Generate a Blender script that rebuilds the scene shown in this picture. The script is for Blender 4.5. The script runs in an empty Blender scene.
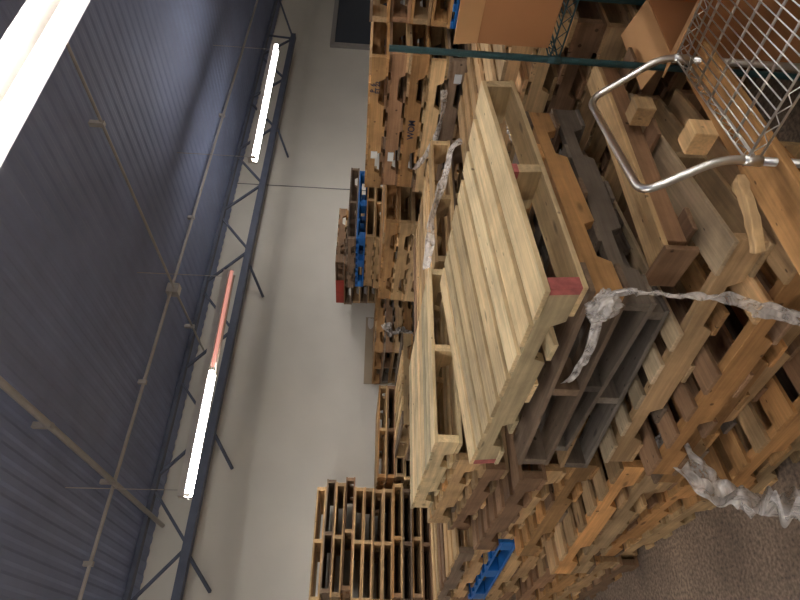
import bpy, math, random
from mathutils import Vector, Matrix, noise
random.seed(7)
R = math.radians
C = bpy.context.scene.collection
H = 1.88                      # eye height above the floor
sc = bpy.context.scene

# ---------------------------------------------------------------- materials
def lin(c):
    return tuple(((v/255)/12.92 if v/255 <= .04045 else ((v/255+.055)/1.055)**2.4) for v in c) + (1,)

def mat(name):
    m = bpy.data.materials.new(name); m.use_nodes = True
    nt = m.node_tree; b = nt.nodes['Principled BSDF']
    return m, nt, b

def N(nt, t, **kw):
    n = nt.nodes.new(t)
    for k, v in kw.items():
        if hasattr(n, k): setattr(n, k, v)
        else: n.inputs[k].default_value = v
    return n

def wood(name, axis, rough=.75, worn=1.0):
    m, nt, b = mat(name)
    L = nt.links.new
    tc = N(nt, 'ShaderNodeTexCoord'); oi = N(nt, 'ShaderNodeObjectInfo')
    off = N(nt, 'ShaderNodeVectorMath', operation='SCALE'); off.inputs[0].default_value = (31, 17, 23)
    L(oi.outputs['Random'], off.inputs['Scale'])
    add = N(nt, 'ShaderNodeVectorMath', operation='ADD')
    L(tc.outputs['Object'], add.inputs[0]); L(off.outputs[0], add.inputs[1])
    def mp(sc_):
        q = N(nt, 'ShaderNodeMapping'); q.inputs['Scale'].default_value = sc_
        L(add.outputs[0], q.inputs['Vector']); return q
    s = (1.6, 38, 38) if axis == 0 else (38, 1.6, 38)
    g = N(nt, 'ShaderNodeTexNoise', Scale=1.0, Detail=4.0, Distortion=.6); L(mp(s).outputs[0], g.inputs['Vector'])
    s2 = (5, 120, 120) if axis == 0 else (120, 5, 120)
    g2 = N(nt, 'ShaderNodeTexNoise', Scale=1.0, Detail=2.0); L(mp(s2).outputs[0], g2.inputs['Vector'])
    st = N(nt, 'ShaderNodeTexNoise', Scale=3.2, Detail=5.0, Roughness=.65); L(add.outputs[0], st.inputs['Vector'])
    def ramp(src, a, va, bb, vb):
        r = N(nt, 'ShaderNodeMapRange'); r.inputs[1].default_value = a; r.inputs[2].default_value = bb
        r.inputs[3].default_value = va; r.inputs[4].default_value = vb
        L(src, r.inputs[0]); return r.outputs[0]
    v1 = ramp(g.outputs['Fac'], .3, .78, .7, 1.1)
    v2 = ramp(g2.outputs['Fac'], .3, .88, .7, 1.08)
    v3 = ramp(st.outputs['Fac'], .35, 1-.3*worn, .6, 1.05)
    v4 = ramp(oi.outputs['Random'], 0, .66, 1, 1.15)
    # knots
    vo = N(nt, 'ShaderNodeTexVoronoi', Scale=1.0)
    L(mp((3, 9, 9) if axis == 0 else (9, 3, 9)).outputs[0], vo.inputs['Vector'])
    v5 = ramp(vo.outputs['Distance'], .07, .45, .13, 1.0)
    mp2 = mp((9, 24, 9) if axis == 0 else (24, 9, 9)); vn = N(nt, 'ShaderNodeTexVoronoi', Scale=1.0); L(mp2.outputs[0], vn.inputs['Vector'])
    v6 = ramp(vn.outputs['Distance'], .06, .35, .09, 1.0)
    cur = None
    for v in (v1, v2, v3, v4, v5, v6):
        if cur is None: cur = v; continue
        mm = N(nt, 'ShaderNodeMath', operation='MULTIPLY'); L(cur, mm.inputs[0]); L(v, mm.inputs[1]); cur = mm.outputs[0]
    mul = N(nt, 'ShaderNodeVectorMath', operation='SCALE'); L(oi.outputs['Color'], mul.inputs[0]); L(cur, mul.inputs['Scale'])
    L(mul.outputs[0], b.inputs['Base Color'])
    b.inputs['Roughness'].default_value = rough
    b.inputs['Specular IOR Level'].default_value = .25
    bp = N(nt, 'ShaderNodeBump', Strength=.35, Distance=.004); L(g.outputs['Fac'], bp.inputs['Height']); L(bp.outputs[0], b.inputs['Normal'])
    return m
WOODX = wood('wood_grain_x', 0); WOODY = wood('wood_grain_y', 1)

def plain(name, col, rough=.5, metal=0., nscale=0, namt=.15, bump=0, emit=None, estr=0):
    m, nt, b = mat(name); L = nt.links.new
    b.inputs['Roughness'].default_value = rough; b.inputs['Metallic'].default_value = metal
    c = lin(col)
    b.inputs['Base Color'].default_value = c
    if nscale:
        tc = N(nt, 'ShaderNodeTexCoord'); n = N(nt, 'ShaderNodeTexNoise', Scale=nscale, Detail=5.0)
        L(tc.outputs['Object'], n.inputs['Vector'])
        mr = N(nt, 'ShaderNodeMapRange'); mr.inputs[1].default_value = .3; mr.inputs[2].default_value = .7
        mr.inputs[3].default_value = 1-namt; mr.inputs[4].default_value = 1+namt*.6
        L(n.outputs['Fac'], mr.inputs[0])
        s = N(nt, 'ShaderNodeVectorMath', operation='SCALE'); s.inputs[0].default_value = c[:3]; L(mr.outputs[0], s.inputs['Scale'])
        L(s.outputs[0], b.inputs['Base Color'])
        if bump:
            bp = N(nt, 'ShaderNodeBump', Strength=bump, Distance=.01); L(n.outputs['Fac'], bp.inputs['Height']); L(bp.outputs[0], b.inputs['Normal'])
    if emit:
        b.inputs['Emission Color'].default_value = lin(emit); b.inputs['Emission Strength'].default_value = estr
    return m
WALL = plain('painted_drywall', (214, 209, 196), .85, nscale=1.3, namt=.06)
RAW = plain('bare_drywall', (164, 148, 124), .9, nscale=3, namt=.08)
MUD = plain('joint_compound', (205, 200, 188), .9)
CEIL = plain('dark_blue_grey_paint', (134, 146, 178), .7, nscale=2, namt=.12)
STEEL = plain('dark_joist_paint', (84, 90, 106), .55, nscale=8, namt=.15)
PIPE = plain('galvanised_conduit', (176, 170, 162), .4, .3, nscale=10, namt=.1)
WHITE = plain('white_enamel', (235, 233, 228), .45)
CHAN = plain('aged_white_channel', (218, 212, 202), .5, nscale=6, namt=.15)
CHROME = plain('chrome_plating', (226, 222, 214), .3, 1.0)
GREEN = plain('green_epoxy', (38, 72, 74), .38, nscale=40, namt=.2)
CARD = plain('corrugated_cardboard', (176, 122, 76), .85, nscale=4, namt=.08)
CARDL = plain('cardboard_inside', (204, 156, 104), .85, nscale=4, namt=.08)
PAPER = plain('paper_label', (225, 225, 220), .7)
INK = plain('marker_ink', (35, 38, 60), .7)
RED = plain('red_end_paint', (178, 96, 88), .8, nscale=30, namt=.35)
BLACK = plain('black_stain', (38, 36, 38), .8)
BLUE = plain('blue_plastic', (22, 104, 178), .45, nscale=5, namt=.2)
NAIL = plain('nail_steel', (60, 52, 46), .5, .6)
TUBE = plain('lit_tube', (255, 255, 255), .4, emit=(252, 248, 246), estr=30)
TUBEDIM = plain('dim_pink_tube', (232, 178, 168), .3, emit=(255, 176, 160), estr=.35)  # failing tube: a weak pink glow is put into its material
TUBEDEAD = plain('dead_white_tube', (226, 220, 208), .3)
RUBBER = plain('grey_cap', (70, 70, 70), .6)
FRAME = plain('window_frame_paint', (150, 146, 140), .6)
def glass():
    m, nt, b = mat('night_window_glass'); b.inputs['Base Color'].default_value = lin((58, 66, 78))
    b.inputs['Roughness'].default_value = .08; b.inputs['Specular IOR Level'].default_value = .6
    return m
GLASS = glass()
def film():
    m, nt, b = mat('stretch_film'); L = nt.links.new
    b.inputs['Base Color'].default_value = lin((238, 230, 220)); b.inputs['Roughness'].default_value = .2
    b.inputs['Specular IOR Level'].default_value = .8
    tc = N(nt, 'ShaderNodeTexCoord'); n = N(nt, 'ShaderNodeTexNoise', Scale=9.0, Detail=3.0, Distortion=2.5)
    L(tc.outputs['Object'], n.inputs['Vector'])
    mr = N(nt, 'ShaderNodeMapRange'); mr.inputs[1].default_value = .35; mr.inputs[2].default_value = .65
    mr.inputs[3].default_value = .22; mr.inputs[4].default_value = .8; L(n.outputs['Fac'], mr.inputs[0]); L(mr.outputs[0], b.inputs['Alpha'])
    bp = N(nt, 'ShaderNodeBump', Strength=.6, Distance=.015); L(n.outputs['Fac'], bp.inputs['Height']); L(bp.outputs[0], b.inputs['Normal'])
    return m
FILM = film()
def concrete():
    m, nt, b = mat('stained_concrete'); L = nt.links.new
    tc = N(nt, 'ShaderNodeTexCoord')
    n = N(nt, 'ShaderNodeTexNoise', Scale=1.6, Detail=6.0); n2 = N(nt, 'ShaderNodeTexNoise', Scale=55.0, Detail=3.0)
    vo = N(nt, 'ShaderNodeTexVoronoi', Scale=38.0)
    for q in (n, n2, vo): L(tc.outputs['Object'], q.inputs['Vector'])
    cr = N(nt, 'ShaderNodeValToRGB'); cr.color_ramp.elements[0].position = .32; cr.color_ramp.elements[0].color = lin((104, 88, 74))
    cr.color_ramp.elements[1].position = .68; cr.color_ramp.elements[1].color = lin((158, 136, 114)); L(n.outputs['Fac'], cr.inputs[0])
    a = N(nt, 'ShaderNodeMapRange'); a.inputs[1].default_value = .3; a.inputs[2].default_value = .7; a.inputs[3].default_value = .45; a.inputs[4].default_value = 1.4; L(n2.outputs['Fac'], a.inputs[0])
    d = N(nt, 'ShaderNodeMapRange'); d.inputs[1].default_value = .1; d.inputs[2].default_value = .25; d.inputs[3].default_value = .7; d.inputs[4].default_value = 1.; L(vo.outputs['Distance'], d.inputs[0])
    mm = N(nt, 'ShaderNodeMath', operation='MULTIPLY'); L(a.outputs[0], mm.inputs[0]); L(d.outputs[0], mm.inputs[1])
    s = N(nt, 'ShaderNodeVectorMath', operation='SCALE'); L(cr.outputs[0], s.inputs[0]); L(mm.outputs[0], s.inputs['Scale'])
    L(s.outputs[0], b.inputs['Base Color']); b.inputs['Roughness'].default_value = .75
    return m
CONC = concrete()

# ---------------------------------------------------------------- mesh helpers
class MB:
    def __init__(s): s.v = []; s.f = []
    def box(s, x0, x1, y0, y1, z0, z1):
        i = len(s.v)
        s.v += [(x0,y0,z0),(x1,y0,z0),(x1,y1,z0),(x0,y1,z0),(x0,y0,z1),(x1,y0,z1),(x1,y1,z1),(x0,y1,z1)]
        s.f += [tuple(i+k for k in q) for q in ((0,3,2,1),(4,5,6,7),(0,1,5,4),(1,2,6,5),(2,3,7,6),(3,0,4,7))]
        return s
    def prism(s, prof, a0, a1, axis):
        """prof: list of (p,z); extruded along the other horizontal axis. axis = axis the profile runs along"""
        n = len(prof); i = len(s.v)
        for a in (a0, a1):
            for p, z in prof: s.v.append((p, a, z) if axis == 0 else (a, p, z))
        s.f.append(tuple(range(i, i+n))); s.f.append(tuple(range(i+2*n-1, i+n-1, -1)))
        for k in range(n):
            j = (k+1) % n; s.f.append((i+k, i+n+k, i+n+j, i+j))
        return s
    def tube(s, pts, r, n=10, rr=None, closed=False):
        pts = [Vector(p) for p in pts]; i0 = len(s.v); m = len(pts)
        up = None
        for k, p in enumerate(pts):
            t = (pts[min(k+1, m-1)] - pts[max(k-1, 0)]).normalized()
            if up is None: up = t.orthogonal().normalized()
            up = (up - t*up.dot(t)).normalized(); sd = t.cross(up)
            rad = rr[k] if rr else r
            for q in range(n):
                a = 2*math.pi*q/n; s.v.append(tuple(p + up*math.cos(a)*rad + sd*math.sin(a)*rad))
        for k in range(m-1):
            for q in range(n):
                a = i0+k*n+q; b = i0+k*n+(q+1) % n; s.f.append((a, b, b+n, a+n))
        s.f.append(tuple(i0+q for q in range(n-1, -1, -1))); s.f.append(tuple(i0+(m-1)*n+q for q in range(n)))
        return s
    def bar(s, a, b, w, h=None):
        """rectangular bar between two points"""
        a = Vector(a); b = Vector(b); h = h or w
        t = (b-a).normalized(); up = Vector((0,0,1)) if abs(t.z) < .9 else Vector((0,1,0))
        sd = t.cross(up).normalized(); up = sd.cross(t)
        i = len(s.v)
        for p in (a, b):
            for u, q in ((-1,-1),(1,-1),(1,1),(-1,1)): s.v.append(tuple(p+sd*u*w/2+up*q*h/2))
        s.f += [tuple(i+k for k in q) for q in ((0,1,2,3),(7,6,5,4),(0,4,5,1),(1,5,6,2),(2,6,7,3),(3,7,4,0))]
        return s
    def mesh(s, name, m, smooth=False, bevel=0):
        me = bpy.data.meshes.new(name); me.from_pydata(s.v, [], s.f); me.materials.append(m)
        import bmesh
        bm = bmesh.new(); bm.from_mesh(me); bmesh.ops.recalc_face_normals(bm, faces=bm.faces)
        if bevel: bmesh.ops.bevel(bm, geom=bm.edges[:], offset=bevel, segments=1, affect='EDGES')
        bm.to_mesh(me); bm.free()
        if smooth: me.polygons.foreach_set('use_smooth', [True]*len(me.polygons))
        return me
def link(name, me, parent=None, loc=None, rz=0, color=None):
    o = bpy.data.objects.new(name, me); C.objects.link(o)
    if parent: o.parent = parent
    if loc: o.location = loc
    if rz: o.rotation_euler.z = rz
    if color: o.color = color
    return o
def part(name, mb, m, parent=None, **kw):
    sm = kw.pop('smooth', False); bv = kw.pop('bevel', 0)
    return link(name, mb.mesh(name, m, sm, bv), parent, **kw)
def tag(o, label, cat, group=None):
    o['label'] = label; o['category'] = cat
    if group: o['group'] = group
    return o
def empty(name, loc, rot=(0,0,0)):
    o = bpy.data.objects.new(name, None); C.objects.link(o); o.location = loc; o.rotation_euler = rot; o.empty_display_size = .1
    return o
def struct(name, mb, m, **kw):
    o = part(name, mb, m, **kw); o['kind'] = 'structure'; return o

# ---------------------------------------------------------------- room
X0, X1, Y0, Y1, ZC = -7, 15.5, -9, 8.0, 4.36
def ZD(x): return 4.40-.018*x          # the roof falls gently towards the right
struct('floor', MB().box(X0-.2, X1+.2, Y0-.2, Y1+.2, -.2, 0), CONC)
struct('wall_back', MB().box(X0-.2, X1+.2, Y1, Y1+.2, 0, 5), WALL)
struct('wall_left', MB().box(X0-.2, X0, Y0, Y1, 0, 5), WALL)
struct('wall_right', MB().box(X1, X1+.2, Y0, Y1, 0, 5), WALL)
struct('wall_front', MB().box(X0-.2, X1+.2, Y0-.2, Y0, 0, 5), WALL)
# corrugated deck: ribs run along y
prof = []; p = .15; x = X0
top = []
while x < X1:
    top += [(x, ZC), (x+.06, ZC), (x+.085, ZC+.009), (x+.125, ZC+.009)]; x += p
prof = top + [(x, ZC), (x, ZC+.12), (X0, ZC+.12)]
mb = MB(); n = len(prof)
for yy in (Y0, Y1):
    for px, pz in prof: mb.v.append((px, yy, pz-ZC+ZD(px)))
for k in range(n):
    j = (k+1) % n; mb.f.append((k, j, n+j, n+k))
struct('ceiling', mb, CEIL)

# window in the back wall, cut as a framed pane standing on the wall face
WX0, WX1, WZ0, WZ1 = 12.35, 14.6, 1.3, 2.76
fr = MB()
fr.box(WX0-.12, WX0, 7.93, 8.0, WZ0-.12, WZ1+.1).box(WX1, WX1+.12, 7.93, 8.0, WZ0-.12, WZ1+.1)
fr.box(WX0, WX1, 7.93, 8.0, WZ1, WZ1+.1).box(WX0, WX1, 7.9, 8.0, WZ0-.12, WZ0)
w = struct('window_1', MB().box(WX0, WX1, 7.975, 7.995, WZ0, WZ1), GLASS)
part('window_frame', fr, FRAME, w)
# wall seam trim and bare patch
struct('trim_1', MB().box(7.80, 7.815, 7.992, 8.0, 0, ZC), plain('wall_seam_grey', (110, 108, 104), .9))  # plain grey strip along the drywall joint
pt = MB(); 
o = struct('trim_2', MB().box(3.83, 5.0, 7.985, 8.0, .3, 1.80), RAW)
for (cx, cz, rx, rz_) in ((4.55, 1.6, .22, .07), (4.0, 1.42, .14, .1), (4.9, 1.72, .1, .06)):
    m_ = MB(); k = 14
    m_.v = [(cx+rx*math.cos(a)*(1+.25*math.sin(3*a+cx)), yy, cz+rz_*math.sin(a)*(1+.2*math.cos(2*a))) for yy in (7.981, 7.985) for a in [2*math.pi*q/k for q in range(k)]]
    m_.f = [tuple(range(k)), tuple(range(2*k-1, k-1, -1))] + [(q, k+q, k+(q+1) % k, (q+1) % k) for q in range(k)]
    part('filler_spot', m_, MUD, o)

# open web joist in front of the back wall
jy = 7.5
j = empty('steel_joist', (6, jy, 3.65))
def J(pts): return [(a-6, b, c-3.65) for a, b, c in pts]
part('bottom_chord', MB().bar(*J([(-1.5, -.035, 3.85), (11.8, -.035, 3.60)]), .05, .10).bar(*J([(-1.5, .035, 3.85), (11.8, .035, 3.60)]), .05, .10), STEEL, j)
part('top_chord', MB().bar(*J([(-1.5, 0, ZD(-1.5)-.035), (15.2, 0, ZD(15.2)-.035)]), .10, .05), STEEL, j)
node = [-1.48, -.03, 1.42, 2.88, 4.38, 5.86, 7.34, 8.83, 10.3, 11.7]
for k, nx in enumerate(node):
    zb = 3.85 - (nx+1.5)*.25/13.3
    for s_ in (-.62, .62):
        if k == len(node)-1 and s_ > 0: s_ = 1.6
        part('web_member', MB().bar(*J([(nx, 0, zb), (nx+s_, 0, ZD(nx+s_)-.06)]), .034, .034), STEEL, j)
part('web_member', MB().bar(*J([(11.7, 0, 3.6), (11.75, 0, 4.17)]), .03, .03), STEEL, j)
for nx in (5.75, 1.45, 2.95, 9.0):
    part('bridging_brace', MB().bar(*J([(nx-.12, 0, 3.80-.0187*nx), (nx-.45, .48, 3.58-.0187*nx)]), .034, .034), STEEL, j)
tag(j, 'long dark steel open-web joist under the ceiling along the pale back wall', 'joist')

# conduits under the deck
def run(name, pts, r, m, label, cat, clamps=()):
    pts = [(p[0], p[1], p[2]+ZD(p[0])-4.34) for p in pts]; clamps = [(p[0], p[1], p[2]+ZD(p[0])-4.34) for p in clamps]
    b = Vector(pts[0]); o = part(name, MB().tube([Vector(p)-b for p in pts], r, 10), m, smooth=True, loc=b)
    for c in clamps:
        up = ZD(c[0])-c[2]+.004; c = Vector(c)-b; part('strap_clamp', MB().box(c.x-.022, c.x+.022, c.y-.022, c.y+.022, c.z-.028, c.z+up), m, o)
    return tag(o, label, cat)
run('conduit', [(-3, 6.1, 4.28), (4.2, 6.22, 4.28), (14, 6.42, 4.28)], .018, PIPE, 'long thin pale conduit running across the dark ceiling parallel to the wall', 'pipe', [(2.9, 6.2, 4.28), (5.4, 6.24, 4.28), (7.6, 6.29, 4.28), (1.0, 6.17, 4.28)])
run('conduit', [(4.12, -2, 4.24), (4.14, 2.95, 4.24), (4.2, 6.2, 4.245), (4.27, 7.95, 4.24)], .014, PIPE, 'thin pale conduit crossing the ceiling towards the wall, over the half-lit lamp', 'pipe', [(4.12, -1.5, 4.24), (4.14, 3.6, 4.24), (4.24, 7.2, 4.24)])
run('water_pipe', [(1.69, -3, 4.22), (1.71, 3.8, 4.22), (1.73, 7.88, 4.22)], .027, PIPE, 'thicker pale pipe crossing the dark ceiling at the far left of the room', 'pipe', [(1.71, 4.5, 4.22), (1.72, 6.0, 4.22)])
jb = part('junction_box', MB().box(-.07, .07, -.06, .06, -.05, .095), PIPE, loc=(4.21, 6.26, ZD(4.2)-.094), bevel=.006)
tag(jb, 'small pale metal junction box where two ceiling conduits cross', 'electrical box')
part('cover_plate', MB().box(-.06, .06, -.05, .05, -.054, -.05), CHAN, jb)

# ---------------------------------------------------------------- fluorescent fixtures (8 ft, two lamps side by side, 4 ft tubes)
def fixture(x0, y, z, label, tubes, group=None, L=2.44, hang=True, rw=.062, rd=.016):
    f = empty('fluorescent_fixture', (x0, y, z))
    part('channel', MB().prism([(-.05, .075), (-.05, .02), (.05, .02), (.05, .075)], 0, L, 1), CHAN, f)
    wing = MB()
    for s_ in (-1, 1):
        wing.prism([(s_*.048, .024), (s_*rw, rd+.004), (s_*rw, rd), (s_*.048, .018)], .004, L-.004, 1)
    part('reflector', wing, WHITE, f)
    for (a, b, yy, kind) in tubes:
        t = MB().tube([(a+.02, yy, -.015), (b-.02, yy, -.015)], .0185, 14)
        q = part('lamp_tube', t, (TUBEDIM, TUBE, TUBEDEAD)[kind], f, smooth=True)
        if not kind: q['label'] = 'dimly glowing pinkish tube'
    for a, b, yy, kind in tubes:
        for e in (a+.012, b-.012):
            part('lamp_socket', MB().box(e-.008, e+.008, yy-.017, yy+.017, -.036, .02), CHAN, f)
    if hang:
        for a in (.06, L-.06):
            part('hanger_wire', MB().tube([(a, 0, .075), (a, 0, ZD(x0+a)-z)], .004, 6), PIPE, f)
    tag(f, label, 'ceiling light', group)
    return f
two = [(0, 1.22, -.046, 1), (1.22, 2.44, -.046, 1), (0, 1.22, .046, 1), (1.22, 2.44, .046, 1)]
zl = H+1.45
fixture(1.41, 5.33, zl, 'hanging fluorescent light along the wall, left half lit and right half dim', [(0, 1.22, -.046, 1), (0, 1.22, .046, 1), (1.22, 2.44, -.046, 0), (1.22, 2.44, .046, 2)], rw=.10, rd=.0)
fixture(5.62, 5.33, zl, 'fully lit hanging fluorescent light near the right end of the dark joist', two)
fixture(-3.2, 5.33, zl, 'hanging fluorescent light left of the half-lit one, along the back wall', two)
ny = 1.575
one = [(0, 1.22, -.1, 1), (1.22, 2.44, -.1, 1)]
fixture(1.29, ny, zl, 'bright white fluorescent light overhead in the top corner of the photo', one, rw=.135, rd=-.035)
fixture(3.74, ny, zl, 'overhead fluorescent light joined to the right end of the top corner one', one, rw=.135, rd=-.035)
fixture(-2.6, ny, zl, 'overhead fluorescent light at the left of the nearer row', two)
gl = 'hanging fluorescent lights behind the viewer'
for yy in (-2.1, -5.6):
    for xx in (-4.6, .2, 5.0, 9.4):
        fixture(xx, yy, zl, 'fluorescent light in the rows behind the viewer', two, gl)

# ---------------------------------------------------------------- pallets
def jit(a): return random.uniform(-a, a)
PROTO = {}
def board_ys(L, n, wmin, wmax, rnd, skip=()):
    """board intervals across a length L"""
    ws = [rnd.uniform(wmin, wmax) for _ in range(n)]
    ws[0] = ws[-1] = .135
    gap = (L-sum(ws))/(n-1); gap = max(gap, .003)
    out = []; p = 0
    for i, w in enumerate(ws):
        if i not in skip: out.append((p, min(p+w, L)))
        p += w+gap
    if n-1 not in skip: out[-1] = (L-ws[-1], L)
    return out
def make_proto(key, orient, LX, LY, h, ntop, nbot, seed, skip=(), wmin=.085, wmax=.13, notch=True, bevel=0):
    """meshes in pallet space: corner (0,0), top at z=0, depth h. orient 'Y': stringers run along y."""
    rnd = random.Random(seed)
    A, B = (LX, LY) if orient == 'Y' else (LY, LX)      # A: across stringers, B: along stringers
    tb = .017; sh = h-2*tb
    ax_s, ax_b = (1, 0) if orient == 'Y' else (0, 1)
    def bx(mb, a0, a1, b0, b1, z0, z1):
        return mb.box(a0, a1, b0, b1, z0, z1) if orient == 'Y' else mb.box(b0, b1, a0, a1, z0, z1)
    mw = {0: WOODX, 1: WOODY}
    S = []; sw = .038
    for a in (0.004, A/2-sw/2, A-sw-.004):
        z1, z0 = -tb, -tb-sh
        if notch:
            nd = .042; n1, n2 = .16*B/1.22, .39*B/1.22
            pr = [(0, z1), (B, z1), (B, z0), (B-n1+.0, z0), (B-n1-.025, z0+nd), (B-n2+.025, z0+nd), (B-n2, z0), (n2, z0), (n2-.025, z0+nd), (n1+.025, z0+nd), (n1, z0), (0, z0)]
        else: pr = [(0, z1), (B, z1), (B, z0), (0, z0)]
        mb = MB().prism(pr, a, a+sw, 1 if orient == 'Y' else 0)
        S.append(mb.mesh('stringer', mw[ax_s], bevel=bevel))
    T = []
    for (b0, b1) in board_ys(B, ntop, wmin, wmax, rnd, skip):
        e = rnd.uniform(-.008, .006)
        T.append(bx(MB(), e, A+rnd.uniform(-.006, .008), b0, b1, -tb, 0).mesh('deck_board', mw[ax_b], bevel=bevel))
    U = []
    q = board_ys(B, nbot, .09, .14, rnd)
    for (b0, b1) in q:
        U.append(bx(MB(), rnd.uniform(-.006, .006), A+rnd.uniform(-.006, .006), b0, b1, -h, -h+tb).mesh('bottom_board', mw[ax_b], bevel=bevel))
    PROTO[key] = (S, T, U, LX, LY, h)
for i in range(4):
    make_proto(('Y', i), 'Y', 1.02, 1.22, .133, 7, 5, 10+i)
    make_proto(('X', i), 'X', 1.20, 1.02, .122, 6, 5, 20+i)
    make_proto(('W', i), 'Y', 1.19, 1.0, .110, 6, 5, 30+i, notch=(i % 2 == 0))
    make_proto(('Z', i), 'X', 1.02, 1.0, .12, 6, 5, 40+i)
PAL = {  # base wood colours
    'new pale': (228, 202, 154), 'tan': (204, 168, 122), 'golden': (198, 150, 96), 'brown': (160, 124, 92),
    'grey-brown': (142, 120, 98), 'weathered grey': (148, 134, 118), 'dark grey': (134, 121, 106), 'light tan': (214, 178, 128)}
ORD = ['topmost', 'second from the top', 'third from the top', 'fourth from the top', 'fifth from the top', 'sixth from the top', 'seventh from the top', 'eighth from the top', 'ninth from the top', 'tenth from the top', 'eleventh from the top', 'twelfth from the top', 'thirteenth from the top', 'fourteenth from the top', 'fifteenth from the top', 'sixteenth from the top', 'seventeenth from the top', 'eighteenth from the top', 'nineteenth from the top', 'twentieth from the top', 'third from the floor', 'second from the floor']
def tint(col, a=.12):
    c = lin(col); k = 1+jit(a); w_ = jit(.05)
    return (c[0]*k*(1+w_), c[1]*k, c[2]*k*(1-w_), 1)
def pallet(key, x, y, z, yaw=0, tx=0, ty=0, col='tan', label='', group=None, mix=.16, odd=.22):
    """corner at (x,y), top at height z. tx: rise along +x (rad), ty: rise along +y"""
    S, T, U, LX, LY, h = PROTO[key]
    o = empty('wooden_pallet', (x, y, z))
    m = Matrix.Rotation(R(yaw), 4, 'Z') @ Matrix.Rotation(-tx, 4, 'Y') @ Matrix.Rotation(ty, 4, 'X')
    o.rotation_euler = m.to_euler()
    base = PAL[col]
    for nm, L in (('stringer', S), ('deck_board', T), ('bottom_board', U)):
        for me in L:
            b_ = base if random.random() > odd else PAL[random.choice(['brown', 'grey-brown', 'tan', 'golden'])]
            if base[0] > 215: b_ = base
            link(nm, me, o, color=tint(b_, mix))
    tag(o, label or (col+' wooden pallet'), 'pallet', group)
    return o
def stack(where, tops, kind, x, y, cols, yaws, group, jx=.03, jy=.03, override=None, keys=None, pitch=None, bottom=None):
    """tops: top heights from the top down"""
    n = len(tops); out = []
    for i, zt in enumerate(tops):
        c = cols[i % len(cols)]
        k = (kind, random.randrange(4))
        X, Y, YW = x+jit(jx), y+jit(jy), yaws+jit(1.6)
        tx = ty = 0
        if override and i in override:
            q = override[i]
            if q is None: continue
            X = q.get('x', X); Y = q.get('y', Y); YW = q.get('yaw', YW); tx = q.get('tx', 0); ty = q.get('ty', 0); k = q.get('key', k); c = q.get('col', c)
        ordn = 'bottom' if i == n-1 else ORD[i]
        zb = tops[i+1] if i+1 < n and tops[i+1] else (0 if i == n-1 else zt-.135)
        out.append(pallet(k, X, Y, zt, YW, tx, ty, c, '%s pallet, %s of the %s' % (c, ordn, where), group))
        if not (tx or ty): out[-1].scale.z = min(1.1, (zt-zb-.0012)/PROTO[k][5])
    return out
def even(ztop, h, tobottom=0.0):
    n = max(1, int(round((ztop-tobottom)/h))); hh = (ztop-tobottom)/n
    return [ztop-hh*i for i in range(n)]
G_ = 'stacked wooden pallets'
# hero prototypes
make_proto('A', 'Y', 1.02, 1.22, .128, 8, 5, 3, wmin=.10, wmax=.14, bevel=.0015)
make_proto('U', 'Y', 1.02, 1.22, .133, 9, 5, 5, wmin=.09, wmax=.12, bevel=.0015)
make_proto('P', 'Y', 1.02, 1.22, .131, 7, 5, 8, wmin=.09, wmax=.12, bevel=.002, skip=(1,))
make_proto('P2', 'Y', 1.02, 1.22, .131, 7, 5, 9, wmin=.09, wmax=.12, bevel=.002, skip=(2,))
for i in range(3): make_proto('G%d' % i, 'X', 1.17, 1.0, .128, 5, 3, 60+i, wmin=.09, wmax=.11, bevel=.002, skip=(1, 2) if i == 0 else ())

# S1: nearest column, yaw 13
wh = 'nearest stack below the grey pallets'
z0 = H-1.09
S1_ = stack(wh, [z0-.1317*i for i in range(6)], 'Y', 1.11, 1.26, ['tan', 'brown', 'golden', 'weathered grey', 'golden', 'light tan'], 13,
      'pallets of the nearest stack', 0, 0, {
      0: dict(key='P', x=1.11, y=1.26, yaw=13), 1: dict(key='P2', x=1.02, y=1.17, yaw=12.5), 2: dict(key='P', x=1.06, y=1.38, yaw=13),
      3: dict(x=1.10, y=1.42, yaw=10), 4: dict(x=.98, y=1.36, yaw=12), 5: dict(x=.99, y=1.40, yaw=11)})
for q in S1_[0].children:
    if q.name.startswith('deck_board'): q.color = tint((206, 182, 146), .06)
# grey pallets with their side openings, turned across, then the pale one
def hero(key, x, y, z, yaw, tx, ty, col, label, **kw):
    return pallet(key, x, y, H+z, yaw, tx, ty, col, label, **kw)
hero('G2', 1.10, 1.64, -.945, 14, 0, 0, 'dark grey', 'dark grey weathered pallet lowest of the three turned across the nearest stack', odd=.1)
hero('G1', 1.03, 1.49, -.815, 8, 0, 0, 'dark grey', 'dark grey weathered pallet in the middle of the three under the film knot', odd=.1)
g0 = hero('G0', 1.00, 1.40, -.685, 12, 0, 0, 'grey-brown', 'golden-brown pallet with a deep notch, right under the new pale pallet', odd=.1)
for q in g0.children:
    if q.name.startswith('stringer'): q.color = tint(PAL['golden']); break
A_ = hero('A', .91, 1.276, -.496, 4.1, R(4.6), R(-.2), 'new pale', 'new pale pine pallet with red-painted stringer ends, on the nearest stack')
# red paint on its stringer ends
for a, zz in ((.004, -.110), (.491, -.034)):
    q = part('painted_end', MB().box(a-.001, a+.039, -.0015, .028, zz, -.0175), RED, A_); q['label'] = 'red-painted stringer end'
q = part('painted_end', MB().box(.003, .043, 1.18, 1.2215, -.112, -.0175), RED, A_); q['label'] = 'red-painted stringer end'

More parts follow.
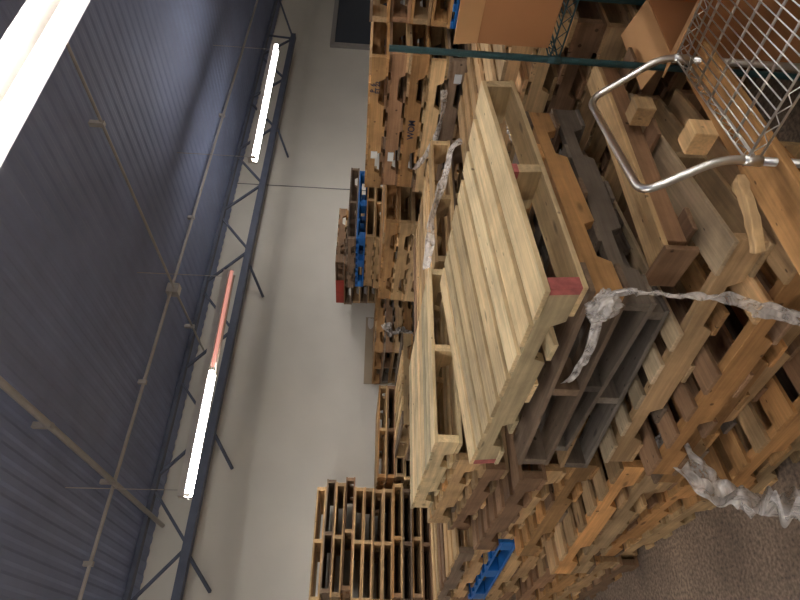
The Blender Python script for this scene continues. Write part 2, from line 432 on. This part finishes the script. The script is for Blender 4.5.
# P0: broken block pallet with long ribs lying on the nearest stack
p0 = empty('broken_pallet', (1.2, 1.0, H-.95), (0, 0, R(3)))
def rib(x, y, L, w=.10, col='tan'):
    link('stringer', MB().box(x+.05, x+L, y+.03, y+.068, -.107, -.018).mesh('stringer', WOODX, bevel=.002), p0, color=tint(PAL['brown']))
    link('deck_board', MB().box(x, x+L, y, y+w, -.018, 0).mesh('deck_board', WOODX, bevel=.002), p0, color=tint(PAL[col]))
rib(0, .38, 1.06, .115, 'light tan')
for (x, y, w_, l_) in ((0.06, .36, .1, .12), (.52, .34, .1, .14), (.94, .30, .1, .18)):
    link('bottom_board', MB().box(x, x+w_, y, y+l_, -.123, -.107).mesh('bottom_board', WOODY, bevel=.002), p0, color=tint(PAL['brown']))
link('end_board', MB().box(-.022, -.001, .375, .56, -.112, 0).mesh('end_board', WOODY, bevel=.002), p0, color=tint(PAL['brown']))
for (x, y) in ((.20, .10), (.60, .29)):
    link('spacer_block', MB().box(x, x+.075, y, y+.08, -.105, -.03).mesh('spacer_block', WOODX, bevel=.003), p0, color=tint(PAL['light tan']))
tag(p0, 'broken brown pallet with long bare ribs and blocks, behind the chrome handle', 'pallet')
def splinter(L, w, t, seed):
    rnd = random.Random(seed); mb = MB(); n = 10
    for k in range(n+1):
        f = k/n; c = .03*math.sin(f*2.4); ww = w*(1-.25*f)*(1+rnd.uniform(-.12, .12)); tt = t*(1+rnd.uniform(-.2, .2))
        for (u, v) in ((-1,-1),(1,-1),(1,1),(-1,1)): mb.v.append((f*L+rnd.uniform(-.01, .01)*(k in (0, n)), c+u*ww/2, v*tt/2))
        if k:
            i = 4*(k-1)
            for q in range(4): mb.f.append((i+q, i+(q+1) % 4, i+4+(q+1) % 4, i+4+q))
    mb.f += [(0,1,2,3), (4*n+3, 4*n+2, 4*n+1, 4*n)]
    return mb
o = part('broken_board', splinter(.22, .05, .025, 4), WOODX, loc=(1.17, 1.08, H-1.02), bevel=.002, color=tint(PAL['light tan']))
o.rotation_euler = (R(15), R(4), R(162)); tag(o, 'short splintered pale board lying over the gap at the near corner', 'board')
o = part('loose_plank', MB().box(0, 1.0, 0, .14, 0, .03), WOODX, loc=(.86, 1.0, H-1.16), rz=R(5), bevel=.003, color=tint(PAL['golden']))
tag(o, 'wide golden plank with split edge under the chrome cart', 'board')

# S2: behind the nearest stack
zs = [H-.37, H-.505, H-.64, H-.775, H-.91, H-1.045, H-1.18, H-1.32, H-1.46, H-1.60, H-1.74]
stack('stack behind the nearest one', zs, 'Y', .92, 2.72,
      ['new pale', 'light tan', 'tan', 'brown', 'light tan', 'golden', 'tan', 'light tan', 'brown', 'golden', 'light tan'], 3,
      'pallets of the second stack', .02, .03, {
      0: dict(key='U', x=.971, y=2.637, yaw=-.5), 1: dict(x=.96, y=2.85, yaw=1), 2: dict(x=.92, y=2.86, yaw=1), 3: dict(x=.83, y=2.70, yaw=4),
      4: dict(x=.90, y=2.80, yaw=4), 5: dict(x=.90, y=2.70, yaw=9), 6: dict(x=.83, y=2.50, yaw=12), 7: dict(x=.83, y=2.60, yaw=11), 8: dict(x=.86, y=2.75, yaw=6), 9: dict(x=.84, y=2.78, yaw=5), 10: dict(x=.80, y=2.90, yaw=3)})
# S4 behind S2 with the blue pallet
zs4 = [H-.68, H-.815, None, H-1.085, H-1.22, H-1.355, H-1.49, H-1.625, H-1.755]
stack('stack holding the low blue pallet', [z if z else 0 for z in zs4], 'Y', .84, 3.97,
      ['light tan', 'tan', 'tan', 'light tan', 'tan', 'brown', 'golden', 'tan', 'brown'], 9, 'pallets of the third stack', .03, .02,
      {2: None, 0: dict(x=.74, y=4.0, yaw=7), 1: dict(x=.80, y=4.0, yaw=8), 5: dict(x=.74, y=4.0, yaw=6), 6: dict(x=.70, y=4.0, yaw=5), 7: dict(x=.70, y=4.0, yaw=5), 8: dict(x=.68, y=4.0, yaw=5)})
def blue_pallet(x, y, z, yaw, LX, LY, h, label, ty=0, tx=0):
    o = empty('plastic_pallet', (x, y, z), (ty, -tx, R(yaw)))
    d = MB()
    n = 9
    for k in range(n):
        a = k*(LY-.05)/(n-1); d.box(0, LX, a, a+.05, -.02, 0)
    for k in range(5):
        a = k*(LX-.05)/4; d.box(a, a+.05, 0, LY, -.035, -.02)
    part('deck', d, BLUE, o, bevel=.003)
    for a in (0, LX/2-.05, LX-.1):
        for b in (0, LY/2-.07, LY-.14):
            part('foot_block', MB().box(a, a+.1, b, b+.14, -h+.02, -.035), BLUE, o, bevel=.006)
    for a in (0, LX/2-.05, LX-.1):
        part('runner', MB().box(a, a+.1, 0, LY, -h, -h+.02), BLUE, o, bevel=.004)
    return tag(o, label, 'pallet')
blue_pallet(.80, 3.95, H-.945, 9, 1.0, 1.2, .137, 'bright blue plastic pallet low in the third stack by the aisle')
# S5
stack('dark stack far down the aisle', even(H-.85, .133), 'Y', .74, 5.33, ['tan', 'brown', 'grey-brown'], 4, 'pallets of the fourth stack')
# small stack in front of the far left one
stack('narrow stack before the wall stacks', even(H-.44, .125), 'Z', 2.15, 5.35, ['light tan', 'weathered grey', 'tan'], 0, 'pallets of the narrow stack', .02, .02)
# BL far left against wall
stack('far left stack against the wall', even(H+.42, .111), 'W', .79, 6.85, ['light tan', 'grey-brown', 'tan', 'brown', 'light tan', 'tan', 'tan', 'tan'], 0, 'pallets of the far left stack', .035, .02,
      {1: dict(x=.86, y=6.85, yaw=0), 3: dict(x=.89, y=6.85, yaw=0)})
stack('second wall stack from the left', even(H-.27, .111), 'W', 2.08, 6.85, ['light tan', 'brown', 'tan', 'light tan'], 0, 'pallets of the second wall stack', .015, .02)
# TE, TC2, TC1
stack('low stack beside the wall patch', even(H-.20, .125), 'Z', 3.80, 6.9, ['golden', 'weathered grey', 'tan'], 0, 'pallets of the low wall stack', .015, .02)
stack('wall stack under the red-ended pallet', even(H+.27, .122), 'Z', 4.95, 6.55, ['grey-brown', 'tan', 'grey-brown', 'light tan', 'tan', 'golden'], 0, 'pallets of the leaning wall stack', .05, .03)
stack('tall stack with the high blue pallet', [z for z in even(H+.21, .112)], 'W', 4.45, 5.35, ['grey-brown', 'tan', 'tan', 'light tan', 'golden', 'tan'], 0, 'pallets of the tall middle stack', .03, .03, {1: None})
blue_pallet(4.43, 5.33, H+.21-.112, 0, 1.12, 1.0, .108, 'blue plastic pallet near the top of the tall middle stack')
# pallet with a red-painted end on top of that stack
rp = pallet(('Z', 2), 4.97, 6.52, H+.27+.122, 1, 0, 0, 'brown', 'brown pallet with a red-painted end, topmost beside the bare wall')
REDP = plain('red_paint', (186, 66, 48), .6, nscale=6, namt=.25)
q = part('painted_end', MB().box(-.012, -.002, .42, .985, -.118, -.002), REDP, rp); q['label'] = 'red-painted end'

# TD, TR, TX, right-hand columns with notched stringers facing the aisle
stack('notched stack left of the marked one', even(H-.17, .135), 'Y', 3.46, 3.93, ['golden', 'light tan', 'tan', 'light tan'], 0, 'pallets of the notched stack', .02, .02)
TR = stack('tall right stack with marker writing', even(H+.02, .135), 'Y', 3.53, 2.36, ['golden', 'brown', 'golden', 'light tan', 'grey-brown', 'tan'], 0, 'pallets of the tall right stack', .03, .03, {0: dict(x=3.53, y=2.36, yaw=0), 2: dict(x=3.53, y=2.33, yaw=0)})
stack('right-hand stack behind the green post', even(H+.03, .135), 'Z', 3.72, 1.22, ['tan', 'brown', 'tan', 'golden'], 0, 'pallets of the right-hand stack', .03, .02, {4: None})
blue_pallet(3.70, 1.22, H+.03-.135*4, 0, 1.0, 1.0, .132, 'blue plastic pallet inside the stack behind the green post')
pallet(('Z', 1), 3.8, .75, H+.19, 0, 0, 0, 'light tan', 'light tan wooden pallet lying over the right-hand stack before the window')
stack('pale slatted stack behind the hanging film', even(H-.42, .133), 'Y', 2.12, 2.72, ['light tan', 'tan', 'light tan', 'brown'], 0, 'pallets of the pale slatted stack', .02, .02)
stack('low stack behind the broken pallet', even(H-.62, .135), 'Y', 2.48, 1.40, ['tan', 'light tan', 'brown'], 2, 'pallets of the low stack', .02, .02)
stack('low stack behind the green shelf', even(H-.66, .135), 'X', 2.62, .22, ['tan', 'brown', 'golden'], 2, 'pallets of the stack behind the shelf', .02, .02, {3: None})
blue_pallet(2.60, .22, H-.66-.136*3, 2, 1.18, 1.02, .134, 'blue plastic pallet inside the low stack behind the shelf')

# ---------------------------------------------------------------- green wire shelf unit with a carton
gx, gy = 1.98, 1.28
gs = empty('green_wire_shelf', (gx, gy, 0))
GW, GD = .46, 1.2
for (a, b) in ((0, 0), (GW, 0), (0, -GD), (GW, -GD)):
    pm = MB().tube([(a, b, .03), (a, b, H-.06)], .0127, 12)
    for k in range(60):
        zz = .1+k*.0285
        if zz < H-.09: pm.tube([(a, b, zz), (a, b, zz+.004)], .0134, 12)
    po = part('post', pm, GREEN, gs, smooth=False)
    part('foot', MB().tube([(a, b, 0), (a, b, .03)], .018, 12), RUBBER, po, smooth=True)
def wire_shelf(z, W_, D_, matx, parent, sx=1, n=26, origin=(0, 0)):
    """edge truss + parallel wires. x 0..W_, y 0..-D_"""
    ox, oy = origin
    e = MB()
    cs = [(ox, oy), (ox+W_, oy), (ox+W_, oy-D_), (ox, oy-D_)]
    for k in range(4):
        a, b = cs[k], cs[(k+1) % 4]
        for dz in (0, -.034): e.tube([(a[0], a[1], z+dz), (b[0], b[1], z+dz)], .0034, 8)
        L_ = math.dist(a, b); m_ = int(L_/.028)
        pts = []
        for q in range(m_+1):
            f = q/m_; pts.append((a[0]+(b[0]-a[0])*f, a[1]+(b[1]-a[1])*f, z-.004 if q % 2 else z-.03))
        e.tube(pts, .0022, 5)
    part('edge_truss', e, matx, parent, smooth=True)
    w_ = MB()
    m_ = int(D_/.0255)
    for k in range(1, m_): w_.tube([(ox, oy-k*D_/m_, z+.004), (ox+W_, oy-k*D_/m_, z+.004)], .0021, 6)
    part('shelf_wires', w_, matx, parent, smooth=True)
    t_ = MB()
    for f in (.17, .33, .5, .67, .83): t_.tube([(ox+W_*f, oy, z-.002), (ox+W_*f, oy-D_, z-.002)], .0042, 8)
    part('cross_rod', t_, matx, parent, smooth=True)
    for (a, b) in cs:
        part('corner_sleeve', MB().tube([(a, b, z-.042), (a, b, z+.008)], .019, 12, rr=[.0165, .0145]), matx, parent, smooth=True)
wire_shelf(H-.665, GW, GD, GREEN, gs)
wire_shelf(.14, GW, GD, GREEN, gs)
tag(gs, 'dark green wire shelving unit with an upright post before the pallets', 'shelf')

def carton(x, y, z, W_, D_, Hh, yaw, label, flaps=(60, 60, 110, 100), fs=1.0):
    """x 0..W_, y -D_..0, open top with four flaps"""
    o = empty('cardboard_box', (x, y, z), (0, 0, R(yaw))); t = .005
    body = MB().box(0, W_, -D_, 0, 0, t).box(0, t, -D_, 0, t, Hh).box(W_-t, W_, -D_, 0, t, Hh).box(t, W_-t, -D_, -D_+t, t, Hh).box(t, W_-t, -t, 0, t, Hh)
    part('carton_body', body, CARD, o)
    fl = min(W_, D_)/2
    def flap(a, b, out, ang):
        a = Vector(a); b = Vector(b); dd = Vector(out)*math.cos(R(ang)) + Vector((0, 0, 1))*math.sin(R(ang)); dd *= fl*fs
        nn = (b-a).cross(dd).normalized()*t/2
        mb = MB(); mb.v = [tuple(q) for s_ in (-1, 1) for q in (a+nn*s_, b+nn*s_, b+dd+nn*s_, a+dd+nn*s_)]
        mb.f = [(0,1,2,3), (7,6,5,4), (0,4,5,1), (1,5,6,2), (2,6,7,3), (3,7,4,0)]
        part('flap', mb, CARDL, o)
    flap((0, -D_, Hh), (0, 0, Hh), (-1, 0, 0), flaps[0]); flap((W_, -D_, Hh), (W_, 0, Hh), (1, 0, 0), flaps[1])
    flap((0, 0, Hh), (W_, 0, Hh), (0, 1, 0), flaps[2]); flap((0, -D_, Hh), (W_, -D_, Hh), (0, -1, 0), flaps[3])
    return tag(o, label, 'box')
carton(gx+.025, gy-.03, H-.655, .40, .62, .27, 0, 'large plain brown cardboard box on the upper green shelf', flaps=(80, 60, -15, 60), fs=.45)
carton(gx+.03, gy-.04, .152, .38, .40, .60, 0, 'open cardboard box on the low green shelf, nearer the post', flaps=(25, 60, 15, 70), fs=.9)
carton(gx+.03, gy-.47, .152, .38, .60, .52, 0, 'large cardboard box seen through the chrome cart wires', flaps=(30, 60, 65, 60), fs=.7)

# ---------------------------------------------------------------- chrome cart
cz = H-1.045
ct = empty('wire_cart', (1.223, 1.053, 0), (0, 0, R(8)))
CW, CD = .60, .85
for (a, b) in ((0, 0), (CW, 0), (0, -CD), (CW, -CD)):
    pm = MB().tube([(a, b, .12), (a, b, cz+.01)], .0125, 14)
    po = part('post', pm, CHROME, ct, smooth=True)
    cw = MB()
    cw.tube([(a-.012, b, .055), (a+.012, b, .055)], .055, 20)
    part('caster', cw, RUBBER, po, smooth=True)
    part('caster_fork', MB().box(a-.02, a+.02, b-.02, b+.02, .1, .125), CHROME, po)
hp = []
def fil(pts, r=.06, n=6):
    out = [Vector(pts[0])]
    for k in range(1, len(pts)-1):
        a, b, c = Vector(pts[k-1]), Vector(pts[k]), Vector(pts[k+1])
        u = (a-b).normalized()*r; v = (c-b).normalized()*r
        for q in range(n+1):
            f = q/n; out.append((b+u)*(1-f)**2 + b*2*f*(1-f) + (b+v)*f*f)
    out.append(Vector(pts[-1])); return out
hd = .175; hz = .25
part('push_handle', MB().tube(fil([(0, 0, cz), (0, 0, cz+.07), (0, hd*.75, cz+hz), (CW, hd, cz+hz), (CW, 0, cz+.05), (CW, 0, cz)], .055), .0125, 14), CHROME, ct, smooth=True)
wire_shelf(cz, CW, CD, CHROME, ct)
wire_shelf(.2, CW, CD, CHROME, ct)
tag(ct, 'chrome wire shelf cart with a bent tube push handle, nearest the viewer', 'cart')

# ---------------------------------------------------------------- stretch film
def ribbon(name, pts, w, label, seed=0, n=60, thick=.004, twist=2.0, crump=.35):
    pts = [Vector(p) for p in pts]; b = pts[0].copy()
    L = [0]
    for a, c in zip(pts, pts[1:]): L.append(L[-1]+(c-a).length)
    def at(s):
        for k in range(len(L)-1):
            if s <= L[k+1] or k == len(L)-2:
                f = (s-L[k])/(L[k+1]-L[k]); p0_ = pts[max(k-1, 0)]; p1, p2 = pts[k], pts[k+1]; p3 = pts[min(k+2, len(pts)-1)]
                return .5*((2*p1)+(p2-p0_)*f+(2*p0_-5*p1+4*p2-p3)*f*f+(3*p1-p0_-3*p2+p3)*f**3)
    mb = MB(); m_ = 9
    rows = []
    for k in range(n+1):
        s = L[-1]*k/n; p = at(s); t = (at(min(s+.01, L[-1]))-at(max(s-.01, 0))).normalized()
        up = (Vector((0, 0, 1))-t*t.z).normalized(); sd = t.cross(up)
        ww = (w(k/n) if callable(w) else w)*(1+.25*noise.noise(Vector((s*9, seed, 0))))
        a0 = twist*noise.noise(Vector((s*2.2, seed, 5)))
        for q in range(m_):
            f = q/(m_-1)-.5
            ca, sa = math.cos(a0), math.sin(a0)
            fold = ww*crump*noise.noise(Vector((s*14, q*.9, seed+9)))
            d = up*(f*ww*ca-fold*sa)+sd*(f*ww*sa+fold*ca)
            mb.v.append(tuple(p+d-b))
    for k in range(n):
        for q in range(m_-1):
            a = k*m_+q; mb.f.append((a, a+1, a+1+m_, a+m_))
    o = part(name, mb, FILM, loc=b, smooth=True)
    md = o.modifiers.new('thickness', 'SOLIDIFY'); md.thickness = .0015
    return tag(o, label, 'plastic film')
def P(x, y, z): return (x, y, H+z)
ribbon('stretch_film', [P(.955, 1.37, -.69), P(.94, 1.31, -.75), P(.94, 1.31, -.82), P(.95, 1.33, -.93), P(.96, 1.34, -1.05), P(.95, 1.38, -1.2), P(.94, 1.41, -1.36)], lambda f: .045 if f < .75 else .07, 'taut strip of clear stretch film running down from the knot', 1)
ribbon('stretch_film', [P(.955, 1.37, -.70), P(.93, 1.60, -.745), P(.93, 1.80, -.76), P(.93, 1.9, -.74)], .03, 'loose tail of stretch film hanging from the knot over the grey pallets', 2)
def clump(name, c, r, sx, label, seed, amp=.5, sub=4):
    import bmesh
    bm = bmesh.new(); bmesh.ops.create_icosphere(bm, subdivisions=sub, radius=1)
    for v in bm.verts:
        p = v.co.copy(); d = 1+amp*noise.noise(p*2.3+Vector((seed, 0, 0)))+amp*.6*noise.noise(p*6+Vector((0, seed, 0)))+amp*.25*noise.noise(p*15)
        v.co = Vector((p.x*sx[0], p.y*sx[1], p.z*sx[2]))*d*r
    me = bpy.data.meshes.new(name); bm.to_mesh(me); bm.free(); me.materials.append(FILM)
    me.polygons.foreach_set('use_smooth', [True]*len(me.polygons))
    o = link(name, me, loc=c); return tag(o, label, 'plastic film')
clump('stretch_film', P(.93, 1.37, -.70), .05, (.6, 1.4, .8), 'bunched knot of stretch film at the corner of the notched golden pallet', 3)
ribbon('stretch_film', [P(.90, 2.25, -1.27), P(.73, 2.32, -1.44), P(.62, 2.26, -1.58), P(.54, 2.05, -1.60), P(.47, 1.82, -1.58)], lambda f: .10+.14*f, 'wide crumpled sheet of clear film hanging off the nearest stack', 5, n=150, twist=.5, crump=.55)
ribbon('stretch_film', [(3.44, 2.51, H-.50), (3.44, 2.7, H-.52), (3.44, 2.97, H-.49), (3.44, 3.16, H-.42), (3.44, 3.26, H-.37)], .045, 'thin strand of film hanging over the tall right stack', 7)
ribbon('stretch_film', [(3.05, 2.6, H-.62), (2.95, 2.6, H-.54), (2.75, 2.6, H-.5), (2.37, 2.6, H-.4), (2.17, 2.6, H-.38), (1.95, 2.58, H-.35)], .05, 'white twisted film strand draped behind the pale pallets', 8)
clump('stretch_film', P(2.0, 1.62, -.62), .06, (1.5, .8, .5), 'crumpled patch of clear film lying behind the dark grey pallet', 11)
ribbon('stretch_film', [(4.2, 6.85, H-.34), (4.05, 6.84, H-.42), (4.1, 6.84, H-.55), (4.0, 6.84, H-.7)], .14, 'white film hanging down the low wall stack', 12, crump=.6)

# paper labels and marker writing on the tall right stack
def writing(txt, x, y, z, size, rot, name='marking'):
    cu = bpy.data.curves.new(name, 'FONT'); cu.body = txt; cu.size = size; cu.extrude = .0004; cu.offset = .0012; cu.align_x = 'CENTER'; cu.align_y = 'CENTER'
    o = bpy.data.objects.new(name, cu); C.objects.link(o)
    dg = bpy.context.evaluated_depsgraph_get(); me = bpy.data.meshes.new_from_object(o.evaluated_get(dg)); me.materials.clear(); me.materials.append(INK)
    bpy.data.objects.remove(o)
    q = link(name, me, rot)
    q.matrix_local = Matrix(((0, 0, -1, x), (-1, 0, 0, y), (0, 1, 0, z), (0, 0, 0, 1))); return q
writing('P  6', .0025, .24, -.034, .048, TR[0]); writing('ET 22', .0025, .235, -.066, .042, TR[0])
writing('WOM', .0025, .62, -.066, .07, TR[2])
def card(pal, y, z, w_=.07, h_=.05):
    part('paper_label', MB().box(-.002, .0035, y, y+w_, z, z+h_), PAPER, pal)
card(TR[0], .82, -.09); card(TR[1], .86, -.085, .09, .045); card(TR[4], .1, -.1)

# ---------------------------------------------------------------- camera and render look
f_px = 585.0
cam = bpy.data.cameras.new('camera'); co = bpy.data.objects.new('camera', cam); C.objects.link(co)
cam.sensor_fit = 'HORIZONTAL'; cam.sensor_width = 36; cam.lens = 36*f_px/800
cam.clip_start = .02
# camera axes in the room (rows X,Y,Z of the room expressed in upright-image axes right, down, forward)
M = [(0.831, 0.0, 0.556), (-0.555, -0.078, 0.828), (0.044, -0.997, -0.065)]
right = Vector([M[i][0] for i in range(3)]); down = Vector([M[i][1] for i in range(3)]); fwd = Vector([M[i][2] for i in range(3)])
fwd.normalize(); down = (down-fwd*down.dot(fwd)).normalized(); right = down.cross(fwd).normalized()
# the phone was held sideways: picture right = room down, picture up = room right
cx, cy, czv = down, right, -fwd
m = Matrix(((cx.x, cy.x, czv.x, 0), (cx.y, cy.y, czv.y, 0), (cx.z, cy.z, czv.z, H), (0, 0, 0, 1)))
co.matrix_world = m
sc.camera = co
wd = bpy.data.worlds.new('world'); sc.world = wd; wd.use_nodes = True
wd.node_tree.nodes['Background'].inputs[0].default_value = (.02, .022, .026, 1)
vs = sc.view_settings
vs.view_transform = 'Standard'; vs.look = 'None'; vs.gamma = 1; vs.exposure = .72
